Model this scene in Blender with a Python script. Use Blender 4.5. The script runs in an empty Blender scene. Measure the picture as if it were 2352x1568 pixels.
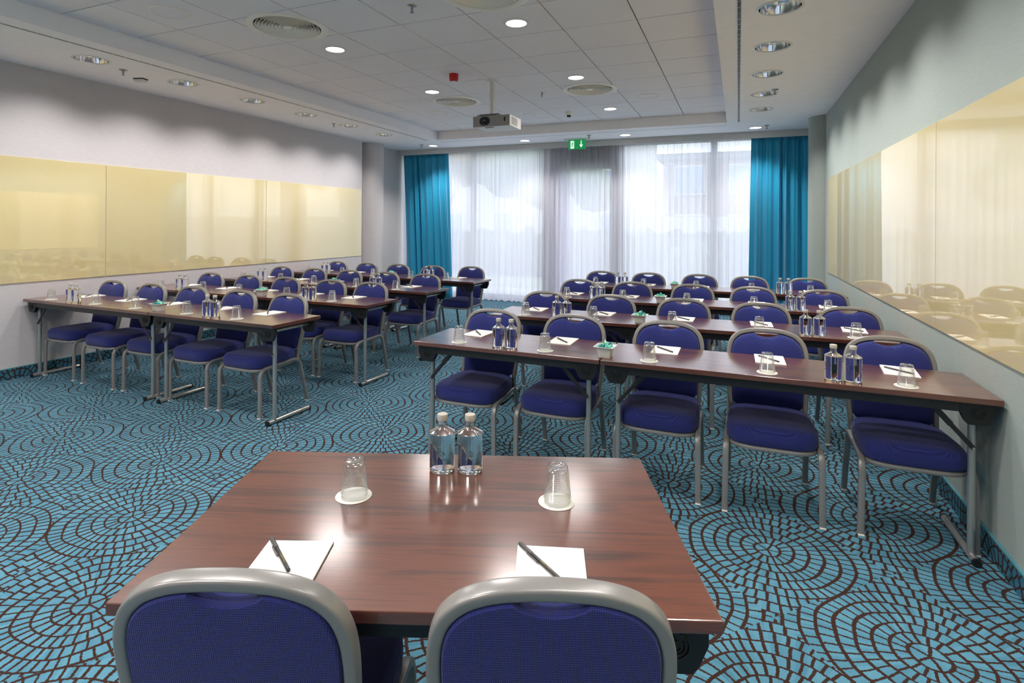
import bpy, bmesh, math, random
from mathutils import Vector, Matrix, Euler
random.seed(7)
PI = math.pi
sc = bpy.context.scene
COL = sc.collection

# ------------------------------------------------------------------ helpers
def srgb(r, g, b):
    def f(c):
        c /= 255.0
        return c / 12.92 if c <= .04045 else ((c + .055) / 1.055) ** 2.4
    return (f(r), f(g), f(b), 1)

class NT:
    """tiny node-tree builder"""
    def __init__(s, name):
        s.m = bpy.data.materials.new(name); s.m.use_nodes = True
        s.t = s.m.node_tree; s.t.nodes.clear()
        s.out = s.t.nodes.new('ShaderNodeOutputMaterial')
    def n(s, typ, **kw):
        nd = s.t.nodes.new(typ)
        for k, v in kw.items(): setattr(nd, k, v)
        return nd
    def l(s, a, b): s.t.links.new(a, b)
    def val(s, sock, v):
        if hasattr(v, 'is_output') or isinstance(v, bpy.types.NodeSocket): s.l(v, sock)
        else: sock.default_value = v
    def math(s, op, a, b=None, c=None):
        nd = s.n('ShaderNodeMath', operation=op)
        s.val(nd.inputs[0], a)
        if b is not None: s.val(nd.inputs[1], b)
        if c is not None: s.val(nd.inputs[2], c)
        return nd.outputs[0]
    def mix(s, fac, a, b):
        nd = s.n('ShaderNodeMix', data_type='RGBA')
        s.val(nd.inputs[0], fac); s.val(nd.inputs[6], a); s.val(nd.inputs[7], b)
        return nd.outputs[2]
    def ramp(s, fac, stops, interp='LINEAR'):
        nd = s.n('ShaderNodeValToRGB'); cr = nd.color_ramp; cr.interpolation = interp
        while len(cr.elements) < len(stops): cr.elements.new(.5)
        for e, (p, c) in zip(cr.elements, stops): e.position = p; e.color = c
        s.val(nd.inputs[0], fac); return nd.outputs[0]
    def noise(s, vec, scale, detail=2, rough=.5, dist=0):
        nd = s.n('ShaderNodeTexNoise')
        if vec is not None: s.l(vec, nd.inputs['Vector'])
        nd.inputs['Scale'].default_value = scale; nd.inputs['Detail'].default_value = detail
        nd.inputs['Roughness'].default_value = rough; nd.inputs['Distortion'].default_value = dist
        return nd.outputs['Fac']
    def mapping(s, vec, scale=(1, 1, 1), loc=(0, 0, 0), rot=(0, 0, 0)):
        nd = s.n('ShaderNodeMapping'); s.l(vec, nd.inputs[0])
        nd.inputs['Scale'].default_value = scale; nd.inputs['Location'].default_value = loc; nd.inputs['Rotation'].default_value = rot
        return nd.outputs[0]
    def objco(s): return s.n('ShaderNodeTexCoord').outputs['Object']
    def bump(s, h, strength, dist=.001):
        nd = s.n('ShaderNodeBump'); s.l(h, nd.inputs['Height'])
        nd.inputs['Strength'].default_value = strength; nd.inputs['Distance'].default_value = dist
        return nd.outputs[0]
    def bsdf(s, color, rough=.5, metal=0, normal=None, **kw):
        p = s.n('ShaderNodeBsdfPrincipled')
        s.val(p.inputs['Base Color'], color); s.val(p.inputs['Roughness'], rough); s.val(p.inputs['Metallic'], metal)
        if normal is not None: s.l(normal, p.inputs['Normal'])
        for k, v in kw.items(): s.val(p.inputs[k.replace('_', ' ')], v)
        s.l(p.outputs[0], s.out.inputs[0]); return p

def plain(name, c, rough=.5, metal=0, **kw):
    t = NT(name)
    co = t.objco()
    f = t.noise(co, 9, 3)
    dark = tuple(x * .93 for x in c[:3]) + (1,)
    col = t.mix(f, c, dark)
    t.bsdf(col, rough, metal, **kw)
    return t.m

def emit(name, c, strength, base=(.8, .8, .8, 1)):
    t = NT(name); t.bsdf(base, .4, 0, Emission_Color=c, Emission_Strength=strength); return t.m

# ------------------------------------------------------------------ materials
M = {}
def carpet(name, swz=None, teal=(srgb(58, 110, 134), srgb(104, 156, 175)), brown=srgb(56, 37, 30)):
    t = NT(name)
    co = t.objco()
    if swz:                                   # wall skirting: use y and z of the object
        sp = t.n('ShaderNodeSeparateXYZ'); t.l(co, sp.inputs[0]); cb = t.n('ShaderNodeCombineXYZ')
        t.l(sp.outputs[1], cb.inputs[0]); t.val(cb.inputs[1], t.math('MULTIPLY', sp.outputs[2], 1.0)); co = cb.outputs[0]
    jag = t.n('ShaderNodeTexNoise'); t.l(co, jag.inputs['Vector']); jag.inputs['Scale'].default_value = 160; jag.inputs['Detail'].default_value = 1
    wob = t.n('ShaderNodeTexNoise'); t.l(co, wob.inputs['Vector']); wob.inputs['Scale'].default_value = 4.2; wob.inputs['Detail'].default_value = 1
    def offset(base, nd, amp):
        v = t.n('ShaderNodeVectorMath', operation='SUBTRACT'); t.l(nd.outputs['Color'], v.inputs[0]); v.inputs[1].default_value = (.5, .5, .5)
        s = t.n('ShaderNodeVectorMath', operation='SCALE'); t.l(v.outputs[0], s.inputs[0]); s.inputs['Scale'].default_value = amp
        a = t.n('ShaderNodeVectorMath', operation='ADD'); t.l(base, a.inputs[0]); t.l(s.outputs[0], a.inputs[1]); return a.outputs[0]
    c2 = offset(offset(co, wob, .055), jag, .007)
    sp = t.n('ShaderNodeSeparateXYZ'); t.l(c2, sp.inputs[0])
    h = .4850
    x = t.math('SUBTRACT', sp.outputs[0], .13); y = t.math('SUBTRACT', sp.outputs[1], 2.823)
    u = t.math('DIVIDE', t.math('ADD', x, y), 2 * h); v = t.math('DIVIDE', t.math('SUBTRACT', x, y), 2 * h)
    du = t.math('SUBTRACT', u, t.math('ROUND', u)); dv = t.math('SUBTRACT', v, t.math('ROUND', v))
    dx = t.math('MULTIPLY', t.math('ADD', du, dv), h); dy = t.math('MULTIPLY', t.math('SUBTRACT', du, dv), h)
    r = t.math('SQRT', t.math('ADD', t.math('MULTIPLY', dx, dx), t.math('MULTIPLY', dy, dy)))
    W = .057
    k = t.math('FLOOR', t.math('DIVIDE', r, W))
    rr = t.math('DIVIDE', r, W)
    ringd = t.math('MULTIPLY', t.math('ABSOLUTE', t.math('SUBTRACT', rr, t.math('ROUND', rr))), W)
    th = t.math('DIVIDE', t.math('ARCTAN2', dy, dx), 2 * PI)
    nk = t.math('ADD', t.math('MULTIPLY', t.math('FLOOR', t.math('MULTIPLY', t.math('ADD', k, .55), 1.45)), 6), 5)
    ph = t.math('ADD', t.math('MULTIPLY', th, nk), t.math('MULTIPLY', k, .37))
    radd = t.math('MULTIPLY', t.math('DIVIDE', t.math('ABSOLUTE', t.math('SUBTRACT', ph, t.math('ROUND', ph))), nk), t.math('MULTIPLY', r, 2 * PI))
    ay = t.math('DIVIDE', t.math('ABSOLUTE', dy), t.math('ADD', r, 1e-4))
    sw = t.n('ShaderNodeMapRange', interpolation_type='SMOOTHSTEP'); t.l(ay, sw.inputs[0]); sw.inputs[1].default_value = .55; sw.inputs[2].default_value = .9
    wr = t.math('ADD', t.math('MULTIPLY', sw.outputs[0], -.0024), .0066)      # rings thick to the sides, thin up and down
    wa = t.math('ADD', t.math('MULTIPLY', sw.outputs[0], .0018), .0038)
    e = t.math('MINIMUM', t.math('SUBTRACT', ringd, wr), t.math('SUBTRACT', radd, wa))
    mr = t.n('ShaderNodeMapRange'); t.l(e, mr.inputs[0]); mr.inputs[1].default_value = -.0007; mr.inputs[2].default_value = .0007
    fib = t.noise(co, 420, 2, .7); cloud = t.noise(co, 7, 3)
    cellv = t.n('ShaderNodeTexWhiteNoise', noise_dimensions='2D')
    cc = t.n('ShaderNodeCombineXYZ'); t.l(t.math('ROUND', ph), cc.inputs[0]); t.l(t.math('ADD', k, t.math('MULTIPLY', t.math('ROUND', u), 17.3)), cc.inputs[1]); t.l(cc.outputs[0], cellv.inputs['Vector'])
    f1 = t.math('ADD', t.math('MULTIPLY', fib, .75), t.math('MULTIPLY', cellv.outputs['Value'], .30))
    f1 = t.math('ADD', f1, t.math('MULTIPLY', cloud, .35))
    f1 = t.math('SUBTRACT', f1, .25)
    tealc = t.mix(f1, teal[0], teal[1])
    brc = t.mix(fib, tuple(c * .72 for c in brown[:3]) + (1,), tuple(c * 1.35 for c in brown[:3]) + (1,))
    colr = t.mix(mr.outputs[0], brc, tealc)
    t.bsdf(colr, .95, 0, t.bump(fib, .35, .004), Specular_IOR_Level=.15)
    return t.m
M['carpet'] = carpet('carpet teal mosaic')
M['carpet_skirt'] = carpet('carpet skirting', True, (srgb(40, 92, 116), srgb(74, 132, 152)))
M['piping'] = plain('teal carpet edging', srgb(82, 140, 150), .9)

def textile(name, c, along):
    t = NT(name); co = t.objco()
    sc_ = (8, 8, 260) if along else (8, 8, 260)
    f = t.noise(t.mapping(co, (14, 14, 240)), 1, 3, .6)
    g = t.noise(t.mapping(co, (90, 90, 420)), 1, 2, .6)
    s = t.math('ADD', t.math('MULTIPLY', f, .6), t.math('MULTIPLY', g, .4))
    a = tuple(x * .74 for x in c[:3]) + (1,); b = tuple(min(1, x * 1.2) for x in c[:3]) + (1,)
    t.bsdf(t.mix(s, a, b), .85, 0, t.bump(s, .35, .002), Specular_IOR_Level=.2)
    return t.m
M['wall_left'] = textile('pale lilac textile wallcovering', srgb(205, 199, 199), False)
M['wall_right'] = textile('grey green textile wallcovering', srgb(162, 171, 165), False)
M['paint'] = plain('white ceiling paint', srgb(251, 248, 251), .9, Specular_IOR_Level=.2)
M['pelmet'] = plain('pelmet paint', srgb(205, 205, 206), .8)
def tilem():
    t = NT('mineral ceiling tile'); co = t.objco()
    f = t.noise(co, 260, 3, .7); g = t.noise(co, 1.5, 2)
    s = t.math('ADD', t.math('MULTIPLY', f, .5), t.math('MULTIPLY', g, .5))
    t.bsdf(t.mix(s, srgb(236, 231, 234), srgb(249, 245, 248)), .9, 0, t.bump(f, .2, .002), Specular_IOR_Level=.15); return t.m
M['tile'] = tilem()
M['dark_gap'] = plain('dark joint', srgb(20, 19, 19), .9)
M['black'] = plain('black plastic', srgb(22, 22, 24), .45)
M['blackmetal'] = plain('black powder coated steel', srgb(34, 34, 37), .42)
M['white'] = plain('white enamel', srgb(226, 225, 222), .4)
M['ventwhite'] = plain('cream air diffuser', srgb(250, 245, 236), .45)
M['chrome'] = plain('chrome', (.46, .45, .43, 1), .22, .7)
M['mirror'] = plain('polished reflector', (.86, .87, .89, 1), .05, 1)
M['greyframe'] = plain('satin grey painted steel', srgb(146, 143, 140), .3, .25)
M['greyleg'] = plain('satin grey leg steel', srgb(146, 143, 141), .34, .3)
M['brass'] = plain('brass bumper', srgb(170, 140, 90), .35, .8)
M['red'] = plain('red plastic', srgb(190, 12, 22), .3)
M['paper'] = plain('white paper', srgb(238, 236, 232), .8)
M['coaster'] = plain('white paper coaster', srgb(236, 232, 222), .85)
M['porcelain'] = plain('white porcelain', srgb(234, 234, 228), .18)
M['penblack'] = plain('dark pen plastic', srgb(48, 46, 46), .3)
M['pencap'] = plain('grey pen cap', srgb(78, 76, 75), .35)
M['gold'] = plain('gold print', srgb(196, 170, 80), .4, .4)
M['ink'] = plain('dark print on glass', srgb(8, 10, 12), .5)
M['cap'] = plain('pale metal bottle cap', srgb(206, 200, 188), .35, .35)
M['frame_grey'] = plain('grey aluminium window frame', srgb(120, 122, 130), .5, .2)
M['proj'] = plain('projector body white', srgb(222, 222, 218), .45)
M['projfront'] = plain('projector front grey', srgb(150, 147, 147), .5)
M['lens'] = plain('black lens glass', srgb(16, 16, 20), .08)
M['sign_white'] = emit('sign white', srgb(225, 255, 235), .55)
M['sign_green'] = emit('sign green', srgb(20, 130, 70), .45, srgb(20, 120, 60))
M['lamp'] = emit('lamp lens lit', (1, .93, .82, 1), 3.0)
M['lampglow'] = emit('lamp reflector lit', (1, .95, .86, 1), 2.2)
M['candy1'] = plain('turquoise foil', srgb(112, 208, 192), .25, .05)
M['candy2'] = plain('pale mint foil', srgb(176, 232, 204), .25, .05)
M['candy3'] = plain('deep teal foil', srgb(44, 140, 144), .25, .1)

def fabric():
    t = NT('navy woven upholstery'); co = t.objco()
    sp = t.n('ShaderNodeSeparateXYZ'); t.l(co, sp.inputs[0])
    P = 2 * PI / .0038
    yz = t.math('SUBTRACT', sp.outputs[2], sp.outputs[1])
    a = t.math('ABSOLUTE', t.math('SINE', t.math('MULTIPLY', sp.outputs[0], P / 2)))
    b = t.math('ABSOLUTE', t.math('SINE', t.math('MULTIPLY', yz, P / 2)))
    w = t.math('MINIMUM', t.math('MULTIPLY', t.math('MAXIMUM', t.math('SUBTRACT', 1, a), t.math('SUBTRACT', 1, b)), 1.7), 1)
    n_ = t.noise(co, 700, 2)
    f = t.math('MULTIPLY', w, t.math('ADD', t.math('MULTIPLY', n_, .6), .65))
    col = t.mix(f, srgb(13, 16, 44), srgb(50, 58, 132))
    t.bsdf(col, .9, 0, t.bump(w, .45, .002), Specular_IOR_Level=.25, Sheen_Weight=.15, Sheen_Roughness=.5); return t.m
M['fabric'] = fabric()

def wood():
    t = NT('mahogany laminate'); co = t.objco()
    oi = t.n('ShaderNodeObjectInfo')
    off = t.n('ShaderNodeVectorMath', operation='ADD'); t.l(co, off.inputs[0])
    sc3 = t.n('ShaderNodeVectorMath', operation='SCALE'); t.l(oi.outputs['Location'], sc3.inputs[0]); sc3.inputs['Scale'].default_value = 3.7
    t.l(sc3.outputs[0], off.inputs[1]); v = off.outputs[0]
    a = t.noise(t.mapping(v, (1.3, 16, 16)), 1, 4, .55, .6)
    b = t.noise(t.mapping(v, (6, 170, 170)), 1, 3, .6)
    c = t.noise(t.mapping(v, (2.6, 6, 6)), 1, 2, .5)
    s = t.math('ADD', t.math('ADD', t.math('MULTIPLY', a, .62), t.math('MULTIPLY', b, .20)), t.math('MULTIPLY', c, .25))
    col = t.ramp(s, [(.34, srgb(40, 23, 19)), (.45, srgb(70, 38, 28)), (.53, srgb(102, 54, 34)), (.60, srgb(88, 45, 31)), (.70, srgb(52, 30, 25))])
    t.bsdf(col, .34, 0, t.bump(b, .05, .0006), Specular_IOR_Level=.4, Coat_Weight=1.0, Coat_Roughness=.16, Coat_IOR=1.7); return t.m
M['wood'] = wood()
M['woodedge'] = plain('dark laminate edge', srgb(84, 44, 38), .35)

def board():
    t = NT('yellow back painted glass')
    p = t.bsdf(srgb(226, 208, 154), .3, 0, Specular_IOR_Level=.1, Coat_Weight=1.0, Coat_Roughness=.01, Coat_IOR=2.7)
    return t.m
M['board'] = board()

def thin_glass(name, tint, edge, rough=.02, base_r=.045, pw=3.2):
    t = NT(name)
    lw = t.n('ShaderNodeLayerWeight'); lw.inputs[0].default_value = .5
    f = t.math('ADD', t.math('MULTIPLY', t.math('POWER', lw.outputs['Facing'], pw), edge), base_r)
    tr = t.n('ShaderNodeBsdfTransparent'); tr.inputs[0].default_value = tint
    gl = t.n('ShaderNodeBsdfGlossy'); gl.inputs[0].default_value = (.95, .97, .98, 1); gl.inputs['Roughness'].default_value = rough
    mx = t.n('ShaderNodeMixShader'); t.l(f, mx.inputs[0]); t.l(tr.outputs[0], mx.inputs[1]); t.l(gl.outputs[0], mx.inputs[2])
    t.l(mx.outputs[0], t.out.inputs[0]); return t.m
M['pane'] = thin_glass('window glass', (.93, .97, .96, 1), .6, .0)
M['tumbler'] = thin_glass('tumbler glass', (.95, .96, .96, 1), .95, .06, .07, 2.2)
def water():
    t = NT('water filled clear glass')
    t.bsdf((.985, .992, .99, 1), 0.0, 0, IOR=1.38, Transmission_Weight=1.0); return t.m
M['water'] = water()

def sheer():
    t = NT('white sheer voile'); co = t.objco()
    f = t.noise(t.mapping(co, (900, 40, 30)), 1, 2, .6)
    lw = t.n('ShaderNodeLayerWeight'); lw.inputs[0].default_value = .5
    dens = t.math('ADD', t.math('MULTIPLY', t.math('POWER', lw.outputs['Facing'], 1.5), .28), t.math('ADD', t.math('MULTIPLY', f, .08), .80))
    tr = t.n('ShaderNodeBsdfTransparent')
    tl = t.n('ShaderNodeBsdfTranslucent'); tl.inputs[0].default_value = (.86, .84, .92, 1)
    df = t.n('ShaderNodeBsdfDiffuse'); df.inputs[0].default_value = (.86, .85, .92, 1)
    m1 = t.n('ShaderNodeMixShader'); m1.inputs[0].default_value = .42; t.l(tl.outputs[0], m1.inputs[1]); t.l(df.outputs[0], m1.inputs[2])
    m2 = t.n('ShaderNodeMixShader'); t.l(dens, m2.inputs[0]); t.l(tr.outputs[0], m2.inputs[1]); t.l(m1.outputs[0], m2.inputs[2])
    t.l(m2.outputs[0], t.out.inputs[0]); return t.m
M['sheer'] = sheer()
def drape():
    t = NT('teal satin curtain'); co = t.objco()
    f = t.noise(t.mapping(co, (500, 200, 60)), 1, 2)
    t.bsdf(t.mix(f, srgb(20, 132, 176), srgb(42, 168, 208)), .5, 0, Sheen_Weight=.4, Sheen_Roughness=.4, Specular_IOR_Level=.4); return t.m
M['drape'] = drape()
def leafm(name, a, b):
    t = NT(name); f = t.noise(t.objco(), 12, 4)
    t.bsdf(t.mix(f, a, b), .8); return t.m
M['leaf'] = leafm('foliage', srgb(52, 78, 52), srgb(120, 150, 100))
M['leaf2'] = leafm('autumn foliage', srgb(110, 96, 62), srgb(180, 160, 120))
M['hedge'] = leafm('hedge leaves', srgb(40, 56, 48), srgb(84, 104, 84))
M['lawn'] = leafm('lawn', srgb(120, 135, 105), srgb(160, 170, 140))
M['paving'] = plain('pale paving', srgb(205, 205, 205), .9)
M['bark'] = plain('bark', srgb(90, 75, 62), .9)
M['facade'] = plain('white render facade', srgb(206, 205, 206), .9)
M['facade2'] = plain('brown brick facade', srgb(150, 122, 112), .9)
M['glassdark'] = plain('bluish facade glazing', srgb(120, 150, 190), .15)

# ------------------------------------------------------------------ mesh building
FLAT = set('table_top rail corner_bracket pole inner_pole ceiling_plate bracket body front_panel lens foot_pad receiver housing base frame slot vane ceiling_bar panel window_1 window_2 window_3 window_4 door_1 leaf glide side_grille'.split())
def obj(name, bm, mat, parent=None, smooth=True, loc=None):
    if name in FLAT: smooth = False
    me = bpy.data.meshes.new(name); bmesh.ops.recalc_face_normals(bm, faces=bm.faces[:]); bm.to_mesh(me); bm.free()
    if smooth:
        for p in me.polygons: p.use_smooth = True
        try: me.set_sharp_from_angle(angle=math.radians(38))
        except Exception: pass
    for m in (mat if isinstance(mat, (list, tuple)) else [mat]): me.materials.append(m)
    o = bpy.data.objects.new(name, me); COL.objects.link(o)
    if parent is not None: o.parent = parent
    if loc is not None: o.location = loc
    return o
def thing(name, label, cat, loc=(0, 0, 0), rz=0, group=None):
    o = bpy.data.objects.new(name, None); COL.objects.link(o); o.empty_display_size = .1
    o.location = loc; o.rotation_euler = (0, 0, rz); return tag(o, label, cat, group)
def tag(o, label, cat, group=None):
    o['label'] = label; o['category'] = cat
    if group: o['group'] = group
    return o
def struct(o, label=None, cat=None):
    o['kind'] = 'structure'
    if label: o['label'] = label
    if cat: o['category'] = cat
    return o
def dup(root, loc, rz, label, group=None, mat=None):
    r = root.copy(); COL.objects.link(r); r.location = loc; r.rotation_euler = (0, 0, rz); r['label'] = label
    if group: r['group'] = group
    def rec(a, b):
        for ch in a.children:
            c = ch.copy(); COL.objects.link(c); c.parent = b; rec(ch, c)
    rec(root, r); return r

def box(bm, x0, x1, y0, y1, z0, z1, bev=0, seg=2):
    r = bmesh.ops.create_cube(bm, size=1)
    vs = r['verts']
    for v in vs:
        v.co = Vector((x0 + (v.co.x + .5) * (x1 - x0), y0 + (v.co.y + .5) * (y1 - y0), z0 + (v.co.z + .5) * (z1 - z0)))
    if bev > 0:
        es = set(e for v in vs for e in v.link_edges)
        bmesh.ops.bevel(bm, geom=list(es), offset=bev, segments=seg, affect='EDGES', profile=.5)
    return bm
def Box(*a, **k): return box(bmesh.new(), *a, **k)
def lathe(bm, prof, n=32, c=(0, 0, 0), close=False):
    rings = []
    for r, z in prof:
        if r < 1e-6: rings.append([bm.verts.new((c[0], c[1], c[2] + z))])
        else: rings.append([bm.verts.new((c[0] + r * math.cos(2 * PI * i / n), c[1] + r * math.sin(2 * PI * i / n), c[2] + z)) for i in range(n)])
    prs = list(zip(rings, rings[1:])) + ([(rings[-1], rings[0])] if close else [])
    for a, b in prs:
        for i in range(n):
            j = (i + 1) % n
            if len(a) == 1 and len(b) == 1: continue
            if len(a) == 1: bm.faces.new((a[0], b[j], b[i]))
            elif len(b) == 1: bm.faces.new((a[i], a[j], b[0]))
            else: bm.faces.new((a[i], a[j], b[j], b[i]))
    return bm
def Lathe(*a, **k): return lathe(bmesh.new(), *a, **k)
def tube(bm, pts, prof, up=Vector((0, 0, 1)), cap=True, closed=False, scales=None):
    """sweep a 2-D profile [(a,b)] along pts; a = side, b = along 'up'-ish"""
    pts = [Vector(p) for p in pts]; n = len(pts); rings = []
    prev = None
    for i, p in enumerate(pts):
        if closed: t = (pts[(i + 1) % n] - pts[i - 1]).normalized()
        else: t = (pts[min(i + 1, n - 1)] - pts[max(i - 1, 0)]).normalized()
        if prev is None:
            s = t.cross(up)
            if s.length < 1e-4: s = t.cross(Vector((0, 1, 0)))
            s.normalize()
        else:
            s = prev - t * prev.dot(t); s.normalize()
        prev = s; b = s.cross(t)
        k = scales[i] if scales else 1
        rings.append([bm.verts.new(p + s * (a * k) + b * (c * k)) for a, c in prof])
    m = len(prof)
    for i in range(n if closed else n - 1):
        A, B = rings[i], rings[(i + 1) % n]
        for j in range(m): bm.faces.new((A[j], A[(j + 1) % m], B[(j + 1) % m], B[j]))
    if cap and not closed:
        bm.faces.new(rings[0][::-1]); bm.faces.new(rings[-1])
    return bm
def circ(r, n=10): return [(r * math.cos(2 * PI * i / n), r * math.sin(2 * PI * i / n)) for i in range(n)]
def rrect(w, h, r, n=3):
    out = []
    for cx, cy, a0 in ((w / 2 - r, h / 2 - r, 0), (-w / 2 + r, h / 2 - r, PI / 2), (-w / 2 + r, -h / 2 + r, PI), (w / 2 - r, -h / 2 + r, 1.5 * PI)):
        for i in range(n + 1):
            a = a0 + PI / 2 * i / n; out.append((cx + r * math.cos(a), cy + r * math.sin(a)))
    return out
def bezpath(ctrl, r, n=5):
    """polyline with rounded corners of radius r"""
    P = [Vector(p) for p in ctrl]; out = [P[0]]
    for a, b, c in zip(P, P[1:], P[2:]):
        d1 = (a - b); d2 = (c - b); k = min(r, d1.length * .49, d2.length * .49)
        p1 = b + d1.normalized() * k; p2 = b + d2.normalized() * k
        for i in range(n + 1):
            t = i / n; out.append(p1 * (1 - t) ** 2 + b * 2 * t * (1 - t) + p2 * t * t)
    out.append(P[-1]); return out
def prism(bm, outline, z0, z1, axis='z', bev=0):
    """extrude 2-D outline; axis 'z' -> (x,y), 'y' -> (x,z) extruded y z0..z1, 'x' -> (y,z)"""
    def mk(p, w):
        return {'z': (p[0], p[1], w), 'y': (p[0], w, p[1]), 'x': (w, p[0], p[1])}[axis]
    a = [bm.verts.new(mk(p, z0)) for p in outline]; b = [bm.verts.new(mk(p, z1)) for p in outline]
    n = len(outline); f0 = bm.faces.new(a[::-1]); f1 = bm.faces.new(b)
    for i in range(n): bm.faces.new((a[i], a[(i + 1) % n], b[(i + 1) % n], b[i]))
    if bev:
        es = list(f0.edges) + list(f1.edges)
        bmesh.ops.bevel(bm, geom=es, offset=bev, segments=2, affect='EDGES', profile=.5)
    return bm
def Prism(*a, **k): return prism(bmesh.new(), *a, **k)
def holed(bm, x0, x1, y0, y1, cx, cy, r, z, n=32):
    """flat rectangle with a round hole"""
    ang = [2 * PI * i / n for i in range(n)]
    outer = []
    for a in ang:
        dx, dy = math.cos(a), math.sin(a)
        ts = []
        if dx > 1e-9: ts.append((x1 - cx) / dx)
        if dx < -1e-9: ts.append((x0 - cx) / dx)
        if dy > 1e-9: ts.append((y1 - cy) / dy)
        if dy < -1e-9: ts.append((y0 - cy) / dy)
        t = min(ts); outer.append([cx + dx * t, cy + dy * t])
    for qx, qy in ((x0, y0), (x0, y1), (x1, y0), (x1, y1)):
        a = math.atan2(qy - cy, qx - cx) % (2 * PI); i = min(range(n), key=lambda k: abs((ang[k] - a + PI) % (2 * PI) - PI)); outer[i] = [qx, qy]
    A = [bm.verts.new((p[0], p[1], z)) for p in outer]; B = [bm.verts.new((cx + r * math.cos(a), cy + r * math.sin(a), z)) for a in ang]
    for i in range(n):
        j = (i + 1) % n; bm.faces.new((A[i], A[j], B[j], B[i]))
def quad(bm, *pts): bm.faces.new([bm.verts.new(p) for p in pts])
def text_bm(body, size, ext=.0002):
    cu = bpy.data.curves.new('tmp_text', 'FONT'); cu.body = body; cu.size = size; cu.align_x = 'CENTER'; cu.align_y = 'CENTER'; cu.resolution_u = 3; cu.extrude = ext
    o = bpy.data.objects.new('tmp_text', cu); COL.objects.link(o)
    dg = bpy.context.evaluated_depsgraph_get(); me = bpy.data.meshes.new_from_object(o.evaluated_get(dg))
    bm = bmesh.new(); bm.from_mesh(me); bpy.data.objects.remove(o); bpy.data.curves.remove(cu); bpy.data.meshes.remove(me); return bm
def wrap_cyl(bm, R, face=-PI / 2, z=0):
    for v in bm.verts:
        a = face + v.co.x / R; rr = R + v.co.z
        v.co = Vector((rr * math.cos(a), rr * math.sin(a), v.co.y + z))
    return bm

# ------------------------------------------------------------------ geometry constants (metres, floor z = 0)
XL, XR = -6.232, 1.054
ZS, ZC = 2.950, 3.095          # soffit, tiled ceiling
YW = 9.95                      # glazing
YB = -2.9                      # wall behind the camera
TX0, TX1, TY0, TY1 = -4.88, -.16, -2.2, 8.60     # tray

# ------------------------------------------------------------------ room shell
struct(obj('floor', Box(-6.6, 1.5, YB - .1, YW + .05, -.05, 0), M['carpet'], smooth=False), 'teal carpet with brown cobblestone-fan lines', 'floor')
struct(obj('wall_left', Box(XL - .2, XL, YB, 8.25, 0, ZS + .02), M['wall_left'], smooth=False), 'pale lilac textile wall', 'wall')
struct(obj('wall_left_return', Box(-6.53, -6.335, 8.25, YW + .05, 0, ZS + .02), M['wall_left'], smooth=False), 'pale wall beyond the round column by the window', 'wall')
struct(obj('wall_right', Box(XR, XR + .2, YB, 8.43, 0, ZS + .02), M['wall_right'], smooth=False), 'grey-green textile wall', 'wall')
struct(obj('wall_right_return', Box(1.06, 1.26, 8.43, YW + .05, 0, ZS + .02), M['wall_right'], smooth=False), 'grey-green wall beyond the round column', 'wall')
struct(obj('wall_rear', Box(-6.5, 1.3, YB - .2, YB, 0, ZC + .2), M['wall_left'], smooth=False), 'pale wall behind the camera', 'wall')
struct(obj('column_left', Lathe([(.25, 0), (.25, ZS)], 48, (-6.335, 8.63, 0)), M['wall_left']), 'round column clad in pale textile', 'column')
struct(obj('column_right', Lathe([(.23, 0), (.23, ZS)], 48, (1.105, 8.66, 0)), M['wall_right']), 'round column clad in grey-green textile', 'column')
for nm, x0, x1, ye in (('baseboard_left', XL, XL + .012, 8.25), ('baseboard_right', XR - .012, XR, 8.43)):
    o = struct(obj(nm, Box(x0, x1, YB, ye, 0, .098), M['carpet_skirt'], smooth=False), 'carpet skirting strip along the wall', 'skirting')
    obj('edging', Box(x0 - .001, x1 + .001, YB, ye, .098, .106), M['piping'], o, smooth=False)

# tiled ceiling inside the tray, one mesh, real joints between the tiles
GX, GY, TS = -.7471, 3.2591, .6
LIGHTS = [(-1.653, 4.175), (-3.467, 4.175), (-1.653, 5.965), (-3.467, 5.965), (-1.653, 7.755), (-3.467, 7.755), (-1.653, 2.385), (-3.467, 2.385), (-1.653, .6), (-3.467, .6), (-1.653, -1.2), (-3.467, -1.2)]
VENTS = [(-3.447, 3.559), (-1.647, 3.559), (-3.447, 6.56), (-1.647, 6.56)]
bm = bmesh.new()
i = -8
while GX + i * TS < TX1:
    j = -12
    while GY + j * TS < TY1:
        x0, x1 = max(GX + i * TS, TX0), min(GX + (i + 1) * TS, TX1); y0, y1 = max(GY + j * TS, TY0), min(GY + (j + 1) * TS, TY1)
        j += 1
        if x1 - x0 < .02 or y1 - y0 < .02: continue
        g = .0056
        x0 += g; x1 -= g; y0 += g; y1 -= g
        hole = None
        for (cx, cy) in LIGHTS[:6]:
            if x0 < cx < x1 and y0 < cy < y1: hole = (cx, cy, .088)
        for (cx, cy) in VENTS:
            if x0 < cx < x1 and y0 < cy < y1: hole = (cx, cy, .27)
        if hole: holed(bm, x0, x1, y0, y1, *hole, ZC)
        else: quad(bm, (x0, y0, ZC), (x1, y0, ZC), (x1, y1, ZC), (x0, y1, ZC))
        for a, b in (((x0, y0), (x1, y0)), ((x1, y0), (x1, y1)), ((x1, y1), (x0, y1)), ((x0, y1), (x0, y0))):
            quad(bm, (a[0], a[1], ZC), (b[0], b[1], ZC), (b[0], b[1], ZC + .020), (a[0], a[1], ZC + .020))
    i += 1
struct(obj('ceiling', bm, M['tile'], smooth=False), 'grey tiled ceiling in a shallow tray', 'ceiling')
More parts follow.
